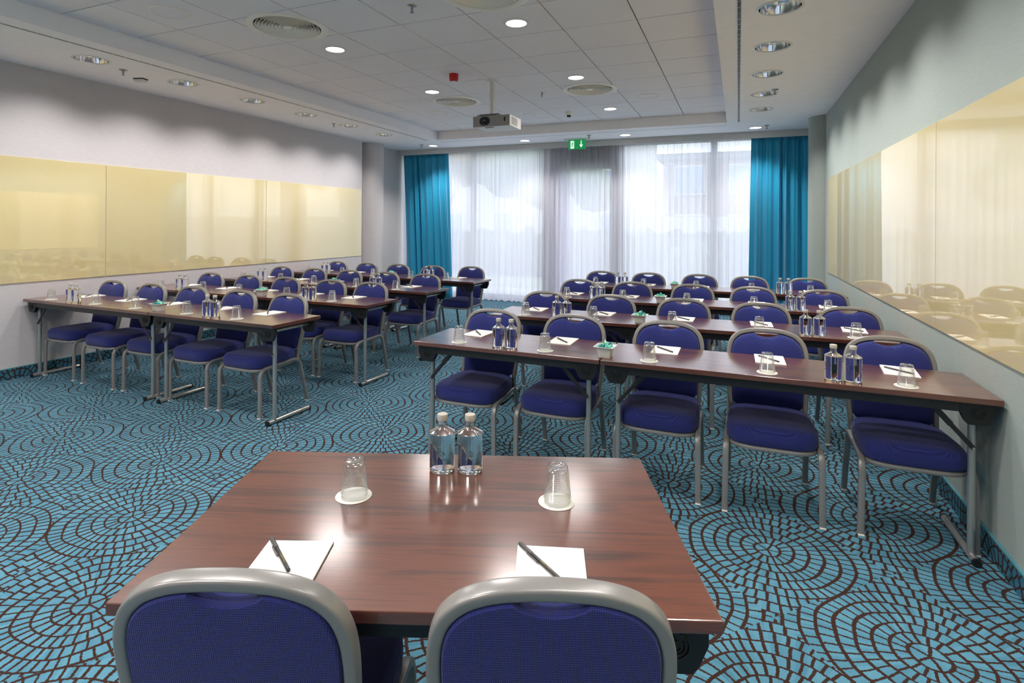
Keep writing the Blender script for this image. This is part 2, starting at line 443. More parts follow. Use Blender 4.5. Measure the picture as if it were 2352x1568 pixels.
struct(obj('ceiling_grid', Box(TX0 - .02, TX1 + .02, TY0 - .02, TY1 + .02, ZC + .30, ZC + .31), M['dark_gap'], smooth=False), 'dark void above the ceiling tiles', 'ceiling')
bm = bmesh.new()     # T-bars in the joints
x = GX
while x > TX0: box(bm, x - .008, x + .008, TY0, TY1, ZC + .0185, ZC + .028); x -= TS
y = GY - 9 * TS
while y < TY1: box(bm, TX0, TX1, y - .008, y + .008, ZC + .0186, ZC + .0275); y += TS
struct(obj('ceiling_joint', bm, M['dark_gap'], smooth=False), 'dark joints between ceiling tiles', 'ceiling')

# plaster soffit round the tray, with round holes for the fittings
WL = [(-5.43, 3.21 + .913 * k) for k in range(-5, 6)]
WR = [(.25, 4.20 + .897 * k) for k in range(-6, 5)]
BK = [(-5.32, 9.20), (-3.465, 9.20), (-1.713, 9.20), (.23, 9.20)]
bm = bmesh.new()
def strip(x0, x1, ya, yb, lights, r):
    y = ya
    for (cx, cy) in lights:
        quad(bm, (x0, y, ZS), (x1, y, ZS), (x1, cy - .3, ZS), (x0, cy - .3, ZS))
        holed(bm, x0, x1, cy - .3, cy + .3, cx, cy, r, ZS, 48); y = cy + .3
    quad(bm, (x0, y, ZS), (x1, y, ZS), (x1, yb, ZS), (x0, yb, ZS))
strip(-6.45, TX0, YB, TY1, WL[5:], .138)
strip(TX1, 1.2, YB, TY1, WR[6:], .138)
quad(bm, (TX0, YB, ZS), (TX1, YB, ZS), (TX1, TY0, ZS), (TX0, TY0, ZS))
x = -6.45
for (cx, cy) in BK:
    quad(bm, (x, TY1, ZS), (cx - .4, TY1, ZS), (cx - .4, 9.571, ZS), (x, 9.571, ZS))
    holed(bm, cx - .4, cx + .4, TY1, 9.571, cx, cy, .088, ZS, 32); x = cx + .4
quad(bm, (x, TY1, ZS), (1.2, TY1, ZS), (1.2, 9.571, ZS), (x, 9.571, ZS))
# tray upstands
for a, b in (((TX0, TY0), (TX0, TY1)), ((TX0, TY1), (TX1, TY1)), ((TX1, TY1), (TX1, TY0)), ((TX1, TY0), (TX0, TY0))):
    quad(bm, (*a, ZS), (*b, ZS), (*b, ZC + .32), (*a, ZC + .32))
struct(obj('ceiling_soffit', bm, M['paint'], smooth=False), 'white plaster soffit round the tiled tray', 'ceiling')
struct(obj('ceiling_slab', Box(-6.6, 1.4, YB - .2, YW + .1, ZC + .34, ZC + .44), M['paint'], smooth=False), 'slab above the ceiling', 'ceiling')
struct(obj('trim_1', Box(-6.335, 1.06, 9.571, 9.60, 2.846, ZS + .1), M['pelmet'], smooth=False), 'pale pelmet board above the curtains', 'trim')
struct(obj('trim_2', Box(-6.335, 1.06, 9.60, YW + .05, 2.93, 2.95), M['pelmet'], smooth=False), 'curtain recess behind the pelmet', 'trim')

# ------------------------------------------------------------------ fittings in the ceiling
def ring_bm(r0, r1, z0, z1, n=40):
    return Lathe([(r0, z1), (r0, z0), (r1 - .004, z0 - .0), (r1, z0 + .002), (r1, z1)], n, close=True)
def lamp(name, x, y, e, rgb, aim, size, blend, rad=.05):
    li = bpy.data.lights.new(name, 'SPOT'); li.energy = e; li.color = rgb; li.spot_size = math.radians(size); li.spot_blend = blend; li.shadow_soft_size = rad
    o = bpy.data.objects.new(name, li); COL.objects.link(o); o.location = (x, y, aim[3])
    d = Vector(aim[:3]) - o.location; o.rotation_euler = d.to_track_quat('-Z', 'Y').to_euler(); return o
def downlight(x, y, z, label, group):
    t = thing('downlight', label, 'ceiling light', (x, y, z), 0, group)
    obj('trim_ring', ring_bm(.084, .101, -.006, .004), M['white'], t)
    obj('reflector', Lathe([(.086, .0), (.080, .03), (.062, .075), (.058, .08)], 32), M['mirror'], t)
    obj('lamp_lens', Lathe([(.0, .010), (.06, .010), (.080, .004), (.0805, .008), (.06, .016), (0, .016)], 32), M['lamp'], t)
    return t
DLN = ['beside the near round air diffuser', 'between the two near air diffusers and the red sounder']
names = ['lit round downlight in the tiled ceiling, {} window-ward pair, {} side']
for k, (x, y) in enumerate(LIGHTS[:6]):
    pr = ['closest to the camera', 'above the projector', 'nearest the window'][k // 2]; sd = 'green-wall side' if x > -2 else 'pale-wall side'
    downlight(x, y, ZC, f'lit round downlight among grey tiles, pair {pr}, {sd}', 'downlights in the tiled ceiling')
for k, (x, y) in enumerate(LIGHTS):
    lamp('lamp_tray_and_fill', x, y, 42 if y > 3 else (75 if y > 2 else (95 if y > 0 else 170)), (1, .95, .92), (x, y, 0, ZC - .03), 160, .9, .2)  # rows without a downlight are unseen spots, added as fill light
for k, (x, y) in enumerate(BK):
    w = ['above the teal curtain at the pale wall', 'second from the pale wall', 'second from the green wall', 'above the teal curtain at the green wall'][k]
    downlight(x, y, ZS, f'lit flat downlight in the window soffit, {w}', 'downlights along the window soffit')
    lamp('lamp_window', x, y, 60, (1, .93, .87), (x, y, 0, ZS - .012), 110, .8, .08)
def washer(x, y, label, group, side):
    t = thing('wall_washer', label, 'ceiling light', (x, y, ZS), 0, group)
    obj('trim_ring', ring_bm(.132, .150, -.005, .003, 48), M['white'], t)
    obj('reflector', Lathe([(.134, .0), (.130, .045), (.116, .09), (.09, .125), (.05, .145), (0, .15)], 40), M['mirror'], t)
    b = bmesh.new(); tube(b, [(0, -.06, .095), (0, .06, .095)], circ(.011), Vector((0, 0, 1)))
    obj('bulb', b, M['lampglow'], t)
ordn = ['closest to the camera', 'second from the camera', 'third from the camera', 'fourth from the camera', 'second from the window', 'closest to the window']
for k in range(6):
    x, y = WL[k + 5]; washer(x, y, f'round recessed wall washer above the pale wall, {ordn[k]}', 'wall washers above the pale wall', -1)
for k in range(5):
    x, y = WR[k + 6]; washer(x, y, f'round recessed wall washer above the green-grey wall, {(ordn[:3] + ordn[4:])[k]}', 'wall washers above the green-grey wall', 1)
for (x, y) in WL: lamp('lamp_wash_pale', x, y, 35, (1, .97, .97), (XL, y, .45, ZS - .01), 116, 1, .06)
for (x, y) in WR: lamp('lamp_wash_green', x, y, 46, (1, .97, .95), (XR, y, .3, ZS - .01), 116, 1, .06)

def vent(x, y, label):
    t = thing('air_diffuser', label, 'air vent', (x, y, ZC), 0, 'round air diffusers in the tiled ceiling')
    obj('flange', Lathe([(.262, .02), (.266, -.002), (.28, -.010), (.312, -.011), (.325, -.006), (.327, 0)], 56), M['ventwhite'], t)
    b = bmesh.new()
    for k in range(8):
        r = .062 + k * .0265
        lathe(b, [(r - .020, .048), (r - .004, .012), (r + .006, -.003), (r + .0075, -.002), (r - .002, .014), (r - .018, .050)], 48, close=True)
    obj('louvre', b, M['ventwhite'], t)
    obj('hub', Lathe([(0, -.006), (.034, -.005), (.038, .0), (.03, .02), (0, .02)], 32), M['ventwhite'], t)
    obj('duct', Lathe([(.268, .018), (.268, .20), (0, .20)], 40), M['black'], t)
for (x, y), l in zip(VENTS, ('nearer the camera, pale-wall side', 'nearer the camera, cut by the photo edge', 'nearer the window, pale-wall side', 'nearer the window, green-wall side')):
    vent(x, y, f'round louvred air diffuser {l}')
def speaker(x, y, r, label):
    t = thing('ceiling_speaker', label, 'speaker', (x, y, ZC), 0, 'round speakers in the tiled ceiling')
    obj('rim', Lathe([(r - .018, -.003), (r - .015, -.009), (r - .004, -.009), (r, -.002), (r, 0), (r - .018, 0)], 40, close=True), M['ventwhite'], t)
    obj('grille', Lathe([(0, -.0045), (r - .02, -.0045), (r - .017, -.002)], 40), M['tile'], t)
    obj('badge', Lathe([(0, -.0065), (.006, -.006), (.006, -.0045)], 12), M['white'], t)
speaker(-4.047, 2.959, .145, 'round flush ceiling speaker, nearest the camera, pale-wall side')
speaker(-1.047, 7.16, .145, 'round flush ceiling speaker near the green-wall window-side diffuser')
speaker(-4.047, 7.16, .145, 'round flush ceiling speaker behind the projector, pale-wall side')
speaker(-2.85, 7.76, .10, 'small round ceiling disc just right of the projector')
def sprinkler(x, y, z, label):
    t = thing('sprinkler', label, 'sprinkler', (x, y, z), 0, 'ceiling sprinklers')
    obj('rosette', Lathe([(.012, 0), (.012, -.008), (.034, -.005), (.036, 0)], 24), M['chrome'], t)
    b = Lathe([(0, -.004), (.011, -.006), (.011, -.022), (.006, -.026), (.004, -.048), (0, -.048)], 12)
    for s in (-1, 1): tube(b, [(s * .009, 0, -.02), (s * .012, 0, -.035), (s * .004, 0, -.05)], circ(.0022, 6))
    obj('body', b, M['chrome'], t)
    obj('deflector', Lathe([(0, -.051), (.015, -.051), (.016, -.053), (0, -.053)], 16), M['chrome'], t)
for p, l in zip(((-2.24, 3.55, ZC), (-2.235, 6.52, ZC), (-5.50, 3.54, ZS), (-5.53, 6.64, ZS), (-5.46, 9.02, ZS), (-2.27, 9.02, ZS), (.375, 9.05, ZS), (.356, 6.70, ZS)),
                ('in the tiled ceiling nearest the camera', 'in the tiled ceiling right of the projector', 'beside the first washer above the pale wall', 'beside the second-last washer above the pale wall', 'in the corner above the left teal curtain', 'just right of the exit sign', 'near the downlight above the right teal curtain', 'beside a washer above the green-grey wall')):
    sprinkler(*p, f'small chrome sprinkler head {l}')
t = thing('smoke_detector', 'cream smoke detector with dark tip on the tiled ceiling', 'smoke detector', (-2.25, 7.76, ZC))
obj('socket', Lathe([(0, 0), (.058, 0), (.058, -.012), (.05, -.03), (.036, -.05), (0, -.05)], 28), M['ventwhite'], t)
obj('sensor', Lathe([(.030, -.05), (.030, -.068), (.024, -.074), (0, -.074)], 24), M['black'], t)
t = thing('fire_sounder', 'red round fire alarm sounder on the tiled ceiling', 'alarm', (-2.842, 5.35, ZC))
obj('cover', Lathe([(0, 0), (.05, 0), (.05, -.055), (.046, -.07), (.038, -.078), (.03, -.080), (0, -.080)], 32), M['red'], t)
obj('beacon', Lathe([(.031, -.078), (.028, -.086), (0, -.088)], 24), M['white'], t)
t = thing('motion_sensor', 'small white square sensor on the soffit above the pale wall', 'sensor', (-5.68, 3.833, ZS), .3)
obj('housing', Box(-.05, .05, -.035, .035, -.034, -.010, bev=.004), M['white'], t)
obj('base', Box(-.054, .054, -.038, .038, -.010, 0), M['black'], t)
def slot(label, x0, y0, x1, y1, w):
    L = math.hypot(x1 - x0, y1 - y0); t = thing('slot_diffuser', label, 'air vent', ((x0 + x1) / 2, (y0 + y1) / 2, ZS), math.atan2(y1 - y0, x1 - x0), 'linear slot diffusers in the soffit')
    b = bmesh.new()
    for s in (-1, 1): box(b, -L / 2, L / 2, s * w / 2 - .004, s * w / 2 + .004, -.0022, 0)
    obj('frame', b, M['white'], t)
    obj('slot', Box(-L / 2, L / 2, -w / 2, w / 2, -.0015, 0), M['black'], t)
    b = bmesh.new(); x = -L / 2 + .05
    while x < L / 2: box(b, x - .002, x + .002, -w / 2, w / 2, -.0035, 0); x += .115
    obj('vane', b, M['white'], t)
slot('long black slot diffuser in the soffit above the pale wall', -5.07, -2.4, -5.07, 8.57, .028)
slot('black slot diffuser with white frame above the green-grey wall', -.003, -2.4, -.003, 8.62, .030)
slot('long black slot diffuser in the soffit by the window', -4.97, 8.84, -.16, 8.84, .014)

# projector on its ceiling pole
PX, PY = -2.565, 5.76
t = thing('projector', 'white ceiling projector on a square pole', 'projector', (PX, PY, 0))
obj('pole', Box(-.024, .024, -.024, .024, 2.86, ZC - .006, bev=.003), M['white'], t)
obj('inner_pole', Box(-.019, .019, -.019, .019, 2.70, 2.87, bev=.003), M['white'], t)
obj('ceiling_plate', Box(-.05, .05, -.05, .05, ZC - .008, ZC, bev=.002), M['white'], t)
b = Box(-.12, .12, -.10, .10, 2.690, 2.705, bev=.003); box(b, -.14, -.10, -.11, .1, 2.672, 2.695, bev=.003); box(b, .10, .14, -.11, .1, 2.672, 2.695, bev=.003)
obj('bracket', b, M['greyframe'], t)
bx = -.173; pb = obj('body', Box(bx, bx + .445, -.14, .20, 2.552, 2.676, bev=.008), M['proj'], t)
obj('front_panel', Box(bx + .002, bx + .443, -.144, -.138, 2.556, 2.673, bev=.002), M['projfront'], t)
b = Prism([(bx + .145 + sx, 2.615 + sz) for sx, sz in rrect(.125, .094, .045, 8)], -.149, -.1435, 'y')
ln = obj('lens', b, M['black'], t)
b = bmesh.new(); lathe(b, [(0, .004), (.03, .001), (.036, 0)], 28); bmesh.ops.rotate(b, verts=b.verts, matrix=Matrix.Rotation(PI / 2, 3, 'X')); bmesh.ops.translate(b, verts=b.verts, vec=(bx + .155, -.1495, 2.614))
obj('lens_glass', b, M['lens'], ln)
b = bmesh.new(); lathe(b, [(0, .001), (.02, .001), (.021, 0)], 24); bmesh.ops.rotate(b, verts=b.verts, matrix=Matrix.Rotation(PI / 2, 3, 'X')); bmesh.ops.translate(b, verts=b.verts, vec=(bx + .052, -.1445, 2.615))
obj('focus_dial', b, M['greyleg'], t)
obj('receiver', Prism([(bx + .385 + sx, 2.625 + sz) for sx, sz in rrect(.02, .05, .0095, 5)], -.1455, -.143, 'y'), M['black'], t)
b = bmesh.new()
for k in range(9): box(b, bx + .4445, bx + .4465, -.09, .08, 2.575 + k * .0095, 2.579 + k * .0095)
obj('side_grille', b, M['greyleg'], t)
obj('foot', Box(bx + .13, bx + .23, -.10, -.075, 2.548, 2.553), M['black'], t)

# emergency exit sign
t = thing('exit_sign', 'green running-man exit sign with white down arrow hanging by the window', 'exit sign', (-2.556, 9.32, 0))
obj('ceiling_bar', Box(-.225, .225, -.03, .03, 2.936, 2.95, bev=.003), M['white'], t)
obj('panel', Box(-.152, .152, -.004, .004, 2.768, 2.934), M['sign_green'], t)
yf = -.0052
def flat(pts, name, mat, par, y0=yf, y1=yf + .0012): return obj(name, Prism(pts, y0, y1, 'y'), mat, par, smooth=False)
pic = flat([(-.112, 2.785), (-.05, 2.785), (-.05, 2.915), (-.112, 2.915)], 'doorway_symbol', M['sign_white'], t)
b = bmesh.new()
def limb(p, w):
    for a, c in zip(p, p[1:]):
        d = Vector((c[0] - a[0], c[1] - a[1])); n_ = Vector((-d.y, d.x)).normalized() * w / 2
        prism(b, [(a[0] + n_.x, a[1] + n_.y), (a[0] - n_.x, a[1] - n_.y), (c[0] - n_.x, c[1] - n_.y), (c[0] + n_.x, c[1] + n_.y)], yf - .0012, yf, 'y')
prism(b, [(-.068 + .0085 * math.cos(a * PI / 8), 2.896 + .0085 * math.sin(a * PI / 8)) for a in range(16)], yf - .0012, yf, 'y')
limb([(-.072, 2.884), (-.086, 2.850)], .017); limb([(-.074, 2.882), (-.094, 2.880), (-.106, 2.862)], .007); limb([(-.074, 2.876), (-.066, 2.860), (-.052, 2.860)], .007)
limb([(-.086, 2.852), (-.070, 2.834), (-.074, 2.800)], .010); limb([(-.087, 2.852), (-.092, 2.828), (-.110, 2.824)], .009)
obj('running_man', b, M['sign_green'], pic, smooth=False)
b = bmesh.new(); limb([(.075, 2.915), (.075, 2.812)], .013); limb([(.075, 2.806), (.050, 2.850)], .012); limb([(.075, 2.806), (.100, 2.850)], .012)
bmesh.ops.translate(b, verts=b.verts, vec=(0, .0002, 0)); obj('down_arrow', b, M['sign_white'], t, smooth=False)

# ------------------------------------------------------------------ glazing
def win(name, x0, x1, label):
    o = obj(name, bmesh.new(), M['frame_grey']); bm_ = bmesh.new()
    f = .05
    for a in ((x0, x0 + f, 0, 2.94), (x1 - f, x1, 0, 2.94), (x0 + f, x1 - f, 0, .12), (x0 + f, x1 - f, 2.87, 2.94)): box(bm_, a[0], a[1], YW - .03, YW + .03, a[2], a[3], bev=.003)
    bmesh.ops.recalc_face_normals(bm_, faces=bm_.faces[:]); bm_.to_mesh(o.data); bm_.free()
    struct(o, label, 'window'); obj('pane', Box(x0 + f, x1 - f, YW - .004, YW + .004, .12, 2.87), M['pane'], o, smooth=False)
win('window_1', -6.335, -4.82, 'full-height window behind the left teal curtain')
win('window_2', -4.82, -3.32, 'full-height window left of the garden door')
win('window_3', -1.92, -.375, 'full-height window right of the garden door')
win('window_4', -.375, 1.08, 'full-height window beside the right teal curtain')
b = bmesh.new()
for a in ((-3.32, -3.20, 0, 2.94), (-2.0, -1.92, 0, 2.94), (-3.20, -2.0, 2.80, 2.94)): box(b, a[0], a[1], YW - .05, YW + .05, a[2], a[3], bev=.003)
d = struct(obj('door_1', b, M['frame_grey']), 'glazed garden door behind the sheer curtain', 'door')
b = bmesh.new()
for a in ((-3.19, -3.05, .02, 2.79), (-2.08, -2.01, .02, 2.79), (-3.05, -2.08, .02, .16), (-3.05, -2.08, 2.48, 2.79)): box(b, a[0], a[1], YW - .04, YW + .04, a[2], a[3], bev=.004)
obj('leaf', b, M['frame_grey'], d)
obj('pane', Box(-3.05, -2.08, YW - .005, YW + .005, .16, 2.48), M['pane'], d, smooth=False)
b = Box(-3.135, -3.095, YW - .05, YW - .04, 1.0, 1.16, bev=.003); tube(b, bezpath([(-3.115, YW - .04, 1.08), (-3.115, YW - .09, 1.08), (-3.0, YW - .09, 1.08)], .02), circ(.009))
obj('handle', b, M['chrome'], d)

# ------------------------------------------------------------------ curtains
def curtain(name, xa, xb, ya, z0, z1, lam, amp, mat, label, cat, group, xa2=None, xb2=None, fine=0, nx=520, nz=26, thick=.0):
    xa2 = xa if xa2 is None else xa2; xb2 = xb if xb2 is None else xb2
    rnd = random.Random(hash(name + label) % 1000 if False else len(label) * 7 + int(abs(xa) * 10)); bm_ = bmesh.new()
    ph = [rnd.uniform(0, 6.28) for _ in range(8)]; g = []
    L = xb - xa
    warp = []; acc = 0
    for i in range(nx + 1):
        s = i / nx * L
        warp.append(2 * PI * s / lam + .9 * math.sin(2 * PI * s / (lam * 3.7) + ph[0]) + .6 * math.sin(2 * PI * s / (lam * 6.1) + ph[1]))
    for kz in range(nz + 1):
        f = kz / nz                      # 0 bottom .. 1 top
        z = z0 + (z1 - z0) * f; row = []
        tight = max(0, (f - .88) / .12)
        for i in range(nx + 1):
            s = i / nx; x = (xa2 + (xb2 - xa2) * s) * (1 - f) + (xa + (xb - xa) * s) * f
            A = amp * (1 - .45 * f) * (.75 + .35 * math.sin(s * 17 + ph[2]))
            y = ya + A * math.sin(warp[i] + .5 * math.sin(2.2 * f + ph[3])) + .35 * A * math.sin(2.3 * warp[i] + ph[4] + 1.5 * f)
            y += fine * (.4 + .6 * tight) * math.sin(warp[i] * 3.1 + ph[5])
            zz = z + (.006 * math.sin(warp[i]) if kz == 0 else 0)
            row.append(bm_.verts.new((x, y, zz)))
        g.append(row)
    for kz in range(nz):
        for i in range(nx): bm_.faces.new((g[kz][i], g[kz][i + 1], g[kz + 1][i + 1], g[kz + 1][i]))
    me = bpy.data.meshes.new(name); bm_.to_mesh(me); bm_.free()
    for p in me.polygons: p.use_smooth = True
    me.materials.append(mat); o = bpy.data.objects.new(name, me); COL.objects.link(o)
    if thick:
        md = o.modifiers.new('thickness', 'SOLIDIFY'); md.thickness = thick
    return tag(o, label, cat, group)
curtain('sheer_curtain', -6.22, -2.80, 9.78, .02, 2.885, .115, .022, M['sheer'], 'white sheer curtain on the pale-wall half of the window', 'curtain', 'sheer curtains', fine=.005, nx=760)
curtain('sheer_curtain', -3.25, .98, 9.82, .02, 2.885, .115, .022, M['sheer'], 'white sheer curtain on the green-wall half of the window', 'curtain', 'sheer curtains', fine=.005, nx=900)
curtain('drape', -6.30, -5.262, 9.685, .015, 2.872, .15, .050, M['drape'], 'teal satin drape gathered beside the pale wall column', 'curtain', 'teal drapes', -6.17, -5.13, .002, thick=.004)
curtain('drape', .185, 1.0, 9.685, .015, 2.872, .135, .050, M['drape'], 'teal satin drape gathered beside the grey-green column', 'curtain', 'teal drapes', .15, 1.0, .002, thick=.004)

# ------------------------------------------------------------------ glass boards
def whiteboard(x, sgn, y0, y1, label):
    o = obj('glass_board', Box(min(x, x + sgn * .007), max(x, x + sgn * .007), y0, y1, .892, 2.08, bev=.0015), M['board'], smooth=False)
    tag(o, label, 'whiteboard', 'yellow glass boards')
yl = [8.235, 6.035, 3.835, 1.635, -.565]
for a, b_, l in zip(yl[1:], yl, ('nearest the window', 'second from the window', 'third from the window', 'farthest from the window')):
    whiteboard(XL, 1, a + .003, b_ - .003, f'pale yellow glass board on the pale wall, {l}')
yr = [8.15, 6.05, 3.945, 1.84, -.26]
for a, b_, l in zip(yr[1:], yr, ('nearest the window', 'second from the window', 'third from the window', 'farthest from the window')):
    whiteboard(XR, -1, a + .003, b_ - .003, f'pale yellow glass board on the grey-green wall, {l}')

# ------------------------------------------------------------------ chair
def superell(a0, n=40, e=3.2): return [(math.copysign(abs(math.cos(t)) ** (2 / e), math.cos(t)), math.copysign(abs(math.sin(t)) ** (2 / e), math.sin(t))) for t in [2 * PI * (i + .5) / n for i in range(n)]]
def seat_bm():
    """domed, box-edged cushion; front (-y) wider than the back"""
    b = bmesh.new(); n = 56; base = superell(0, n, 4.2)
    def ring(sx, sy, z, dome=0):
        out = []
        for (u, v) in base:
            x, y = u * sx, v * sy
            w = 1 - .10 * ((y + .24) / .46)
            out.append(b.verts.new((x * w, y - .025, z + dome * (1 - .45 * (x / .23) ** 2))))
        return out
    rs = [ring(.190, .205, .362), ring(.212, .226, .364), ring(.221, .236, .375), ring(.224, .239, .405), ring(.221, .236, .428, .004), ring(.208, .222, .444, .006), ring(.17, .185, .452, .008), ring(.10, .11, .455, .009)]
    for p, q in zip(rs, rs[1:]):
        for i in range(n): b.faces.new((p[i], p[(i + 1) % n], q[(i + 1) % n], q[i]))
    b.faces.new(rs[0][::-1]); c = b.verts.new((0, -.025, .465))
    for i in range(n): b.faces.new((rs[-1][i], rs[-1][(i + 1) % n], c))
    return b
def seatframe_bm():
    b = bmesh.new(); n = 48
    pts = []
    for (u, v) in superell(0, n, 4.2):
        y = v * .226 - .025; pts.append((u * .212 * (1 - .10 * ((y + .24) / .46)), y, .352))
    tube(b, pts, [(p[0], p[1]) for p in rrect(.018, .022, .008, 2)], closed=True)
    prism(b, [(p[0] * .98, p[1]) for p in pts], .350, .361)
    return b
def arch_pts(n=44):
    """back frame centre line in the (x, height) plane; leaning applied after"""
    half = []
    P = [(.186, .345), (.191, .44), (.199, .56), (.2035, .66), (.2035, .715), (.198, .762), (.182, .803), (.150, .834), (.105, .852), (.055, .8598), (0, .862)]
    return P
def catmull(P, m=5):
    out = []
    Q = [P[0]] + P + [P[-1]]
    for i in range(1, len(Q) - 2):
        p0, p1, p2, p3 = map(Vector, Q[i - 1:i + 3])
        for k in range(m):
            t = k / m
            out.append(.5 * ((2 * p1) + (p2 - p0) * t + (2 * p0 - 5 * p1 + 4 * p2 - p3) * t * t + (3 * p1 - p0 - 3 * p2 + p3) * t ** 3))
    out.append(Vector(P[-1])); return out
def lean(z): return .165 + .115 * max(0, (z - .36) / .51) ** 1.05
ARCH = catmull(arch_pts())
def backframe_bm():
    b = bmesh.new()
    right = [Vector((p[0], lean(p[1]), p[1])) for p in ARCH]
    pts = right + [Vector((-p.x, p.y, p.z)) for p in right[-2::-1]]
    tube(b, pts, rrect(.026, .034, .0068, 3), up=Vector((0, 1, .2)))
    return b
def backrest_bm():
    """upholstered back inside the arch with the hand-hold scoop and rounded lower edge"""
    b = bmesh.new()
    out = []
    ins = [(p[0], p[1]) for p in ARCH]
    def inner(px, pz, d):            # move towards the arch's centre
        c = Vector((0, .62)); v = Vector((px, pz)) - c; L = v.length; return c + v * ((L - d) / L)
    side = [inner(x, z, .0145) for x, z in ins if z > .47]
    fine = []
    for a_, b2 in zip(side, side[1:]):
        fine += [a_, a_.lerp(b2, .5)] if abs(b2.x) < .09 else [a_]
    side = fine + [side[-1]]
    top = []
    for p in side:
        z = p.y
        if abs(p.x) < .07: z = min(z, z - .024 * max(0, 1 - (p.x / .066) ** 2) ** .8)
        top.append(Vector((p.x, z)))
    bottom = [Vector((.181, .462)), Vector((.168, .447)), Vector((.13, .438)), Vector((.07, .433)), Vector((0, .431))]
    halfR = bottom[::-1] + top       # from bottom centre up to top centre
    loop = halfR + [Vector((-p.x, p.y)) for p in halfR[-2:0:-1]]
    n = len(loop); cen = Vector((0, .63))
    def ring(k, dy):
        rs = []
        for p in loop:
            q = cen + (p - cen) * k
            rs.append(b.verts.new((q.x, lean(q.y) + dy - .012 * (1 - (q.x / .2) ** 2) * 0, q.y)))
        return rs
    R = [ring(.90, .022), ring(.975, .021), ring(.995, .015), ring(1.0, .004), ring(1.0, -.012), ring(.996, -.021), ring(.980, -.029), ring(.92, -.036), ring(.7, -.040), ring(.4, -.041)]
    for p, q in zip(R, R[1:]):
        for i in range(n): b.faces.new((p[i], p[(i + 1) % n], q[(i + 1) % n], q[i]))
    cv = b.verts.new((0, lean(.63) - .042, .63))
    for i in range(n): b.faces.new((R[-1][i], R[-1][(i + 1) % n], cv))
    cb = b.verts.new((0, lean(.63) + .024, .63))
    rb = ring(.5, .024)
    for i in range(n): b.faces.new((R[0][(i + 1) % n], R[0][i], rb[i], rb[(i + 1) % n]))
    for i in range(n): b.faces.new((rb[(i + 1) % n], rb[i], cb))
    return b
LEGP = rrect(.022, .030, .007, 2)
def leg_front(s):
    b = bmesh.new(); tube(b, bezpath([(s * .222, -.232, .004), (s * .218, -.232, .362), (s * .207, -.02, .368)], .075, 7), LEGP, up=Vector((1, 0, 0)))
    return b
def leg_rear(s):
    b = bmesh.new(); tube(b, bezpath([(s * .204, .268, .004), (s * .2, .175, .375), (s * .207, -.02, .368)], .07, 7), LEGP, up=Vector((1, 0, 0)))
    return b
def glide(x, y): return Box(x - .014, x + .014, y - .017, y + .017, 0, .008, bev=.002)
def make_chair():
    t = bpy.data.objects.new('banquet_chair', None); COL.objects.link(t); t.empty_display_size = .1
    obj('seat', seat_bm(), M['fabric'], t); obj('seat_frame', seatframe_bm(), M['greyframe'], t)
    obj('backrest', backrest_bm(), M['fabric'], t); obj('back_frame', backframe_bm(), M['greyframe'], t)
    for s in (-1, 1):
        l = obj('leg', leg_front(s), M['greyleg'], t); obj('glide', glide(s * .222, -.232), M['white'], l)
        l = obj('leg', leg_rear(s), M['greyleg'], t); obj('glide', glide(s * .204, .268), M['white'], l)
        b = bmesh.new(); lathe(b, [(0, .006), (.009, .005), (.011, 0), (.011, -.004)], 14); bmesh.ops.rotate(b, verts=b.verts, matrix=Matrix.Rotation(-PI / 2 * s * -1, 3, 'Y'))
        bmesh.ops.translate(b, verts=b.verts, vec=(s * .2125, .225, .19)); obj('bumper', b, M['brass'], l)
    return t
CHAIR = make_chair(); first = {'chair': True}
def put(proto, key, loc, rz, label, cat, group):
    if first.get(key, True):
        first[key] = False; proto.location = loc; proto.rotation_euler = (0, 0, rz); tag(proto, label, cat, group); return proto
    return dup(proto, loc, rz, label, group)

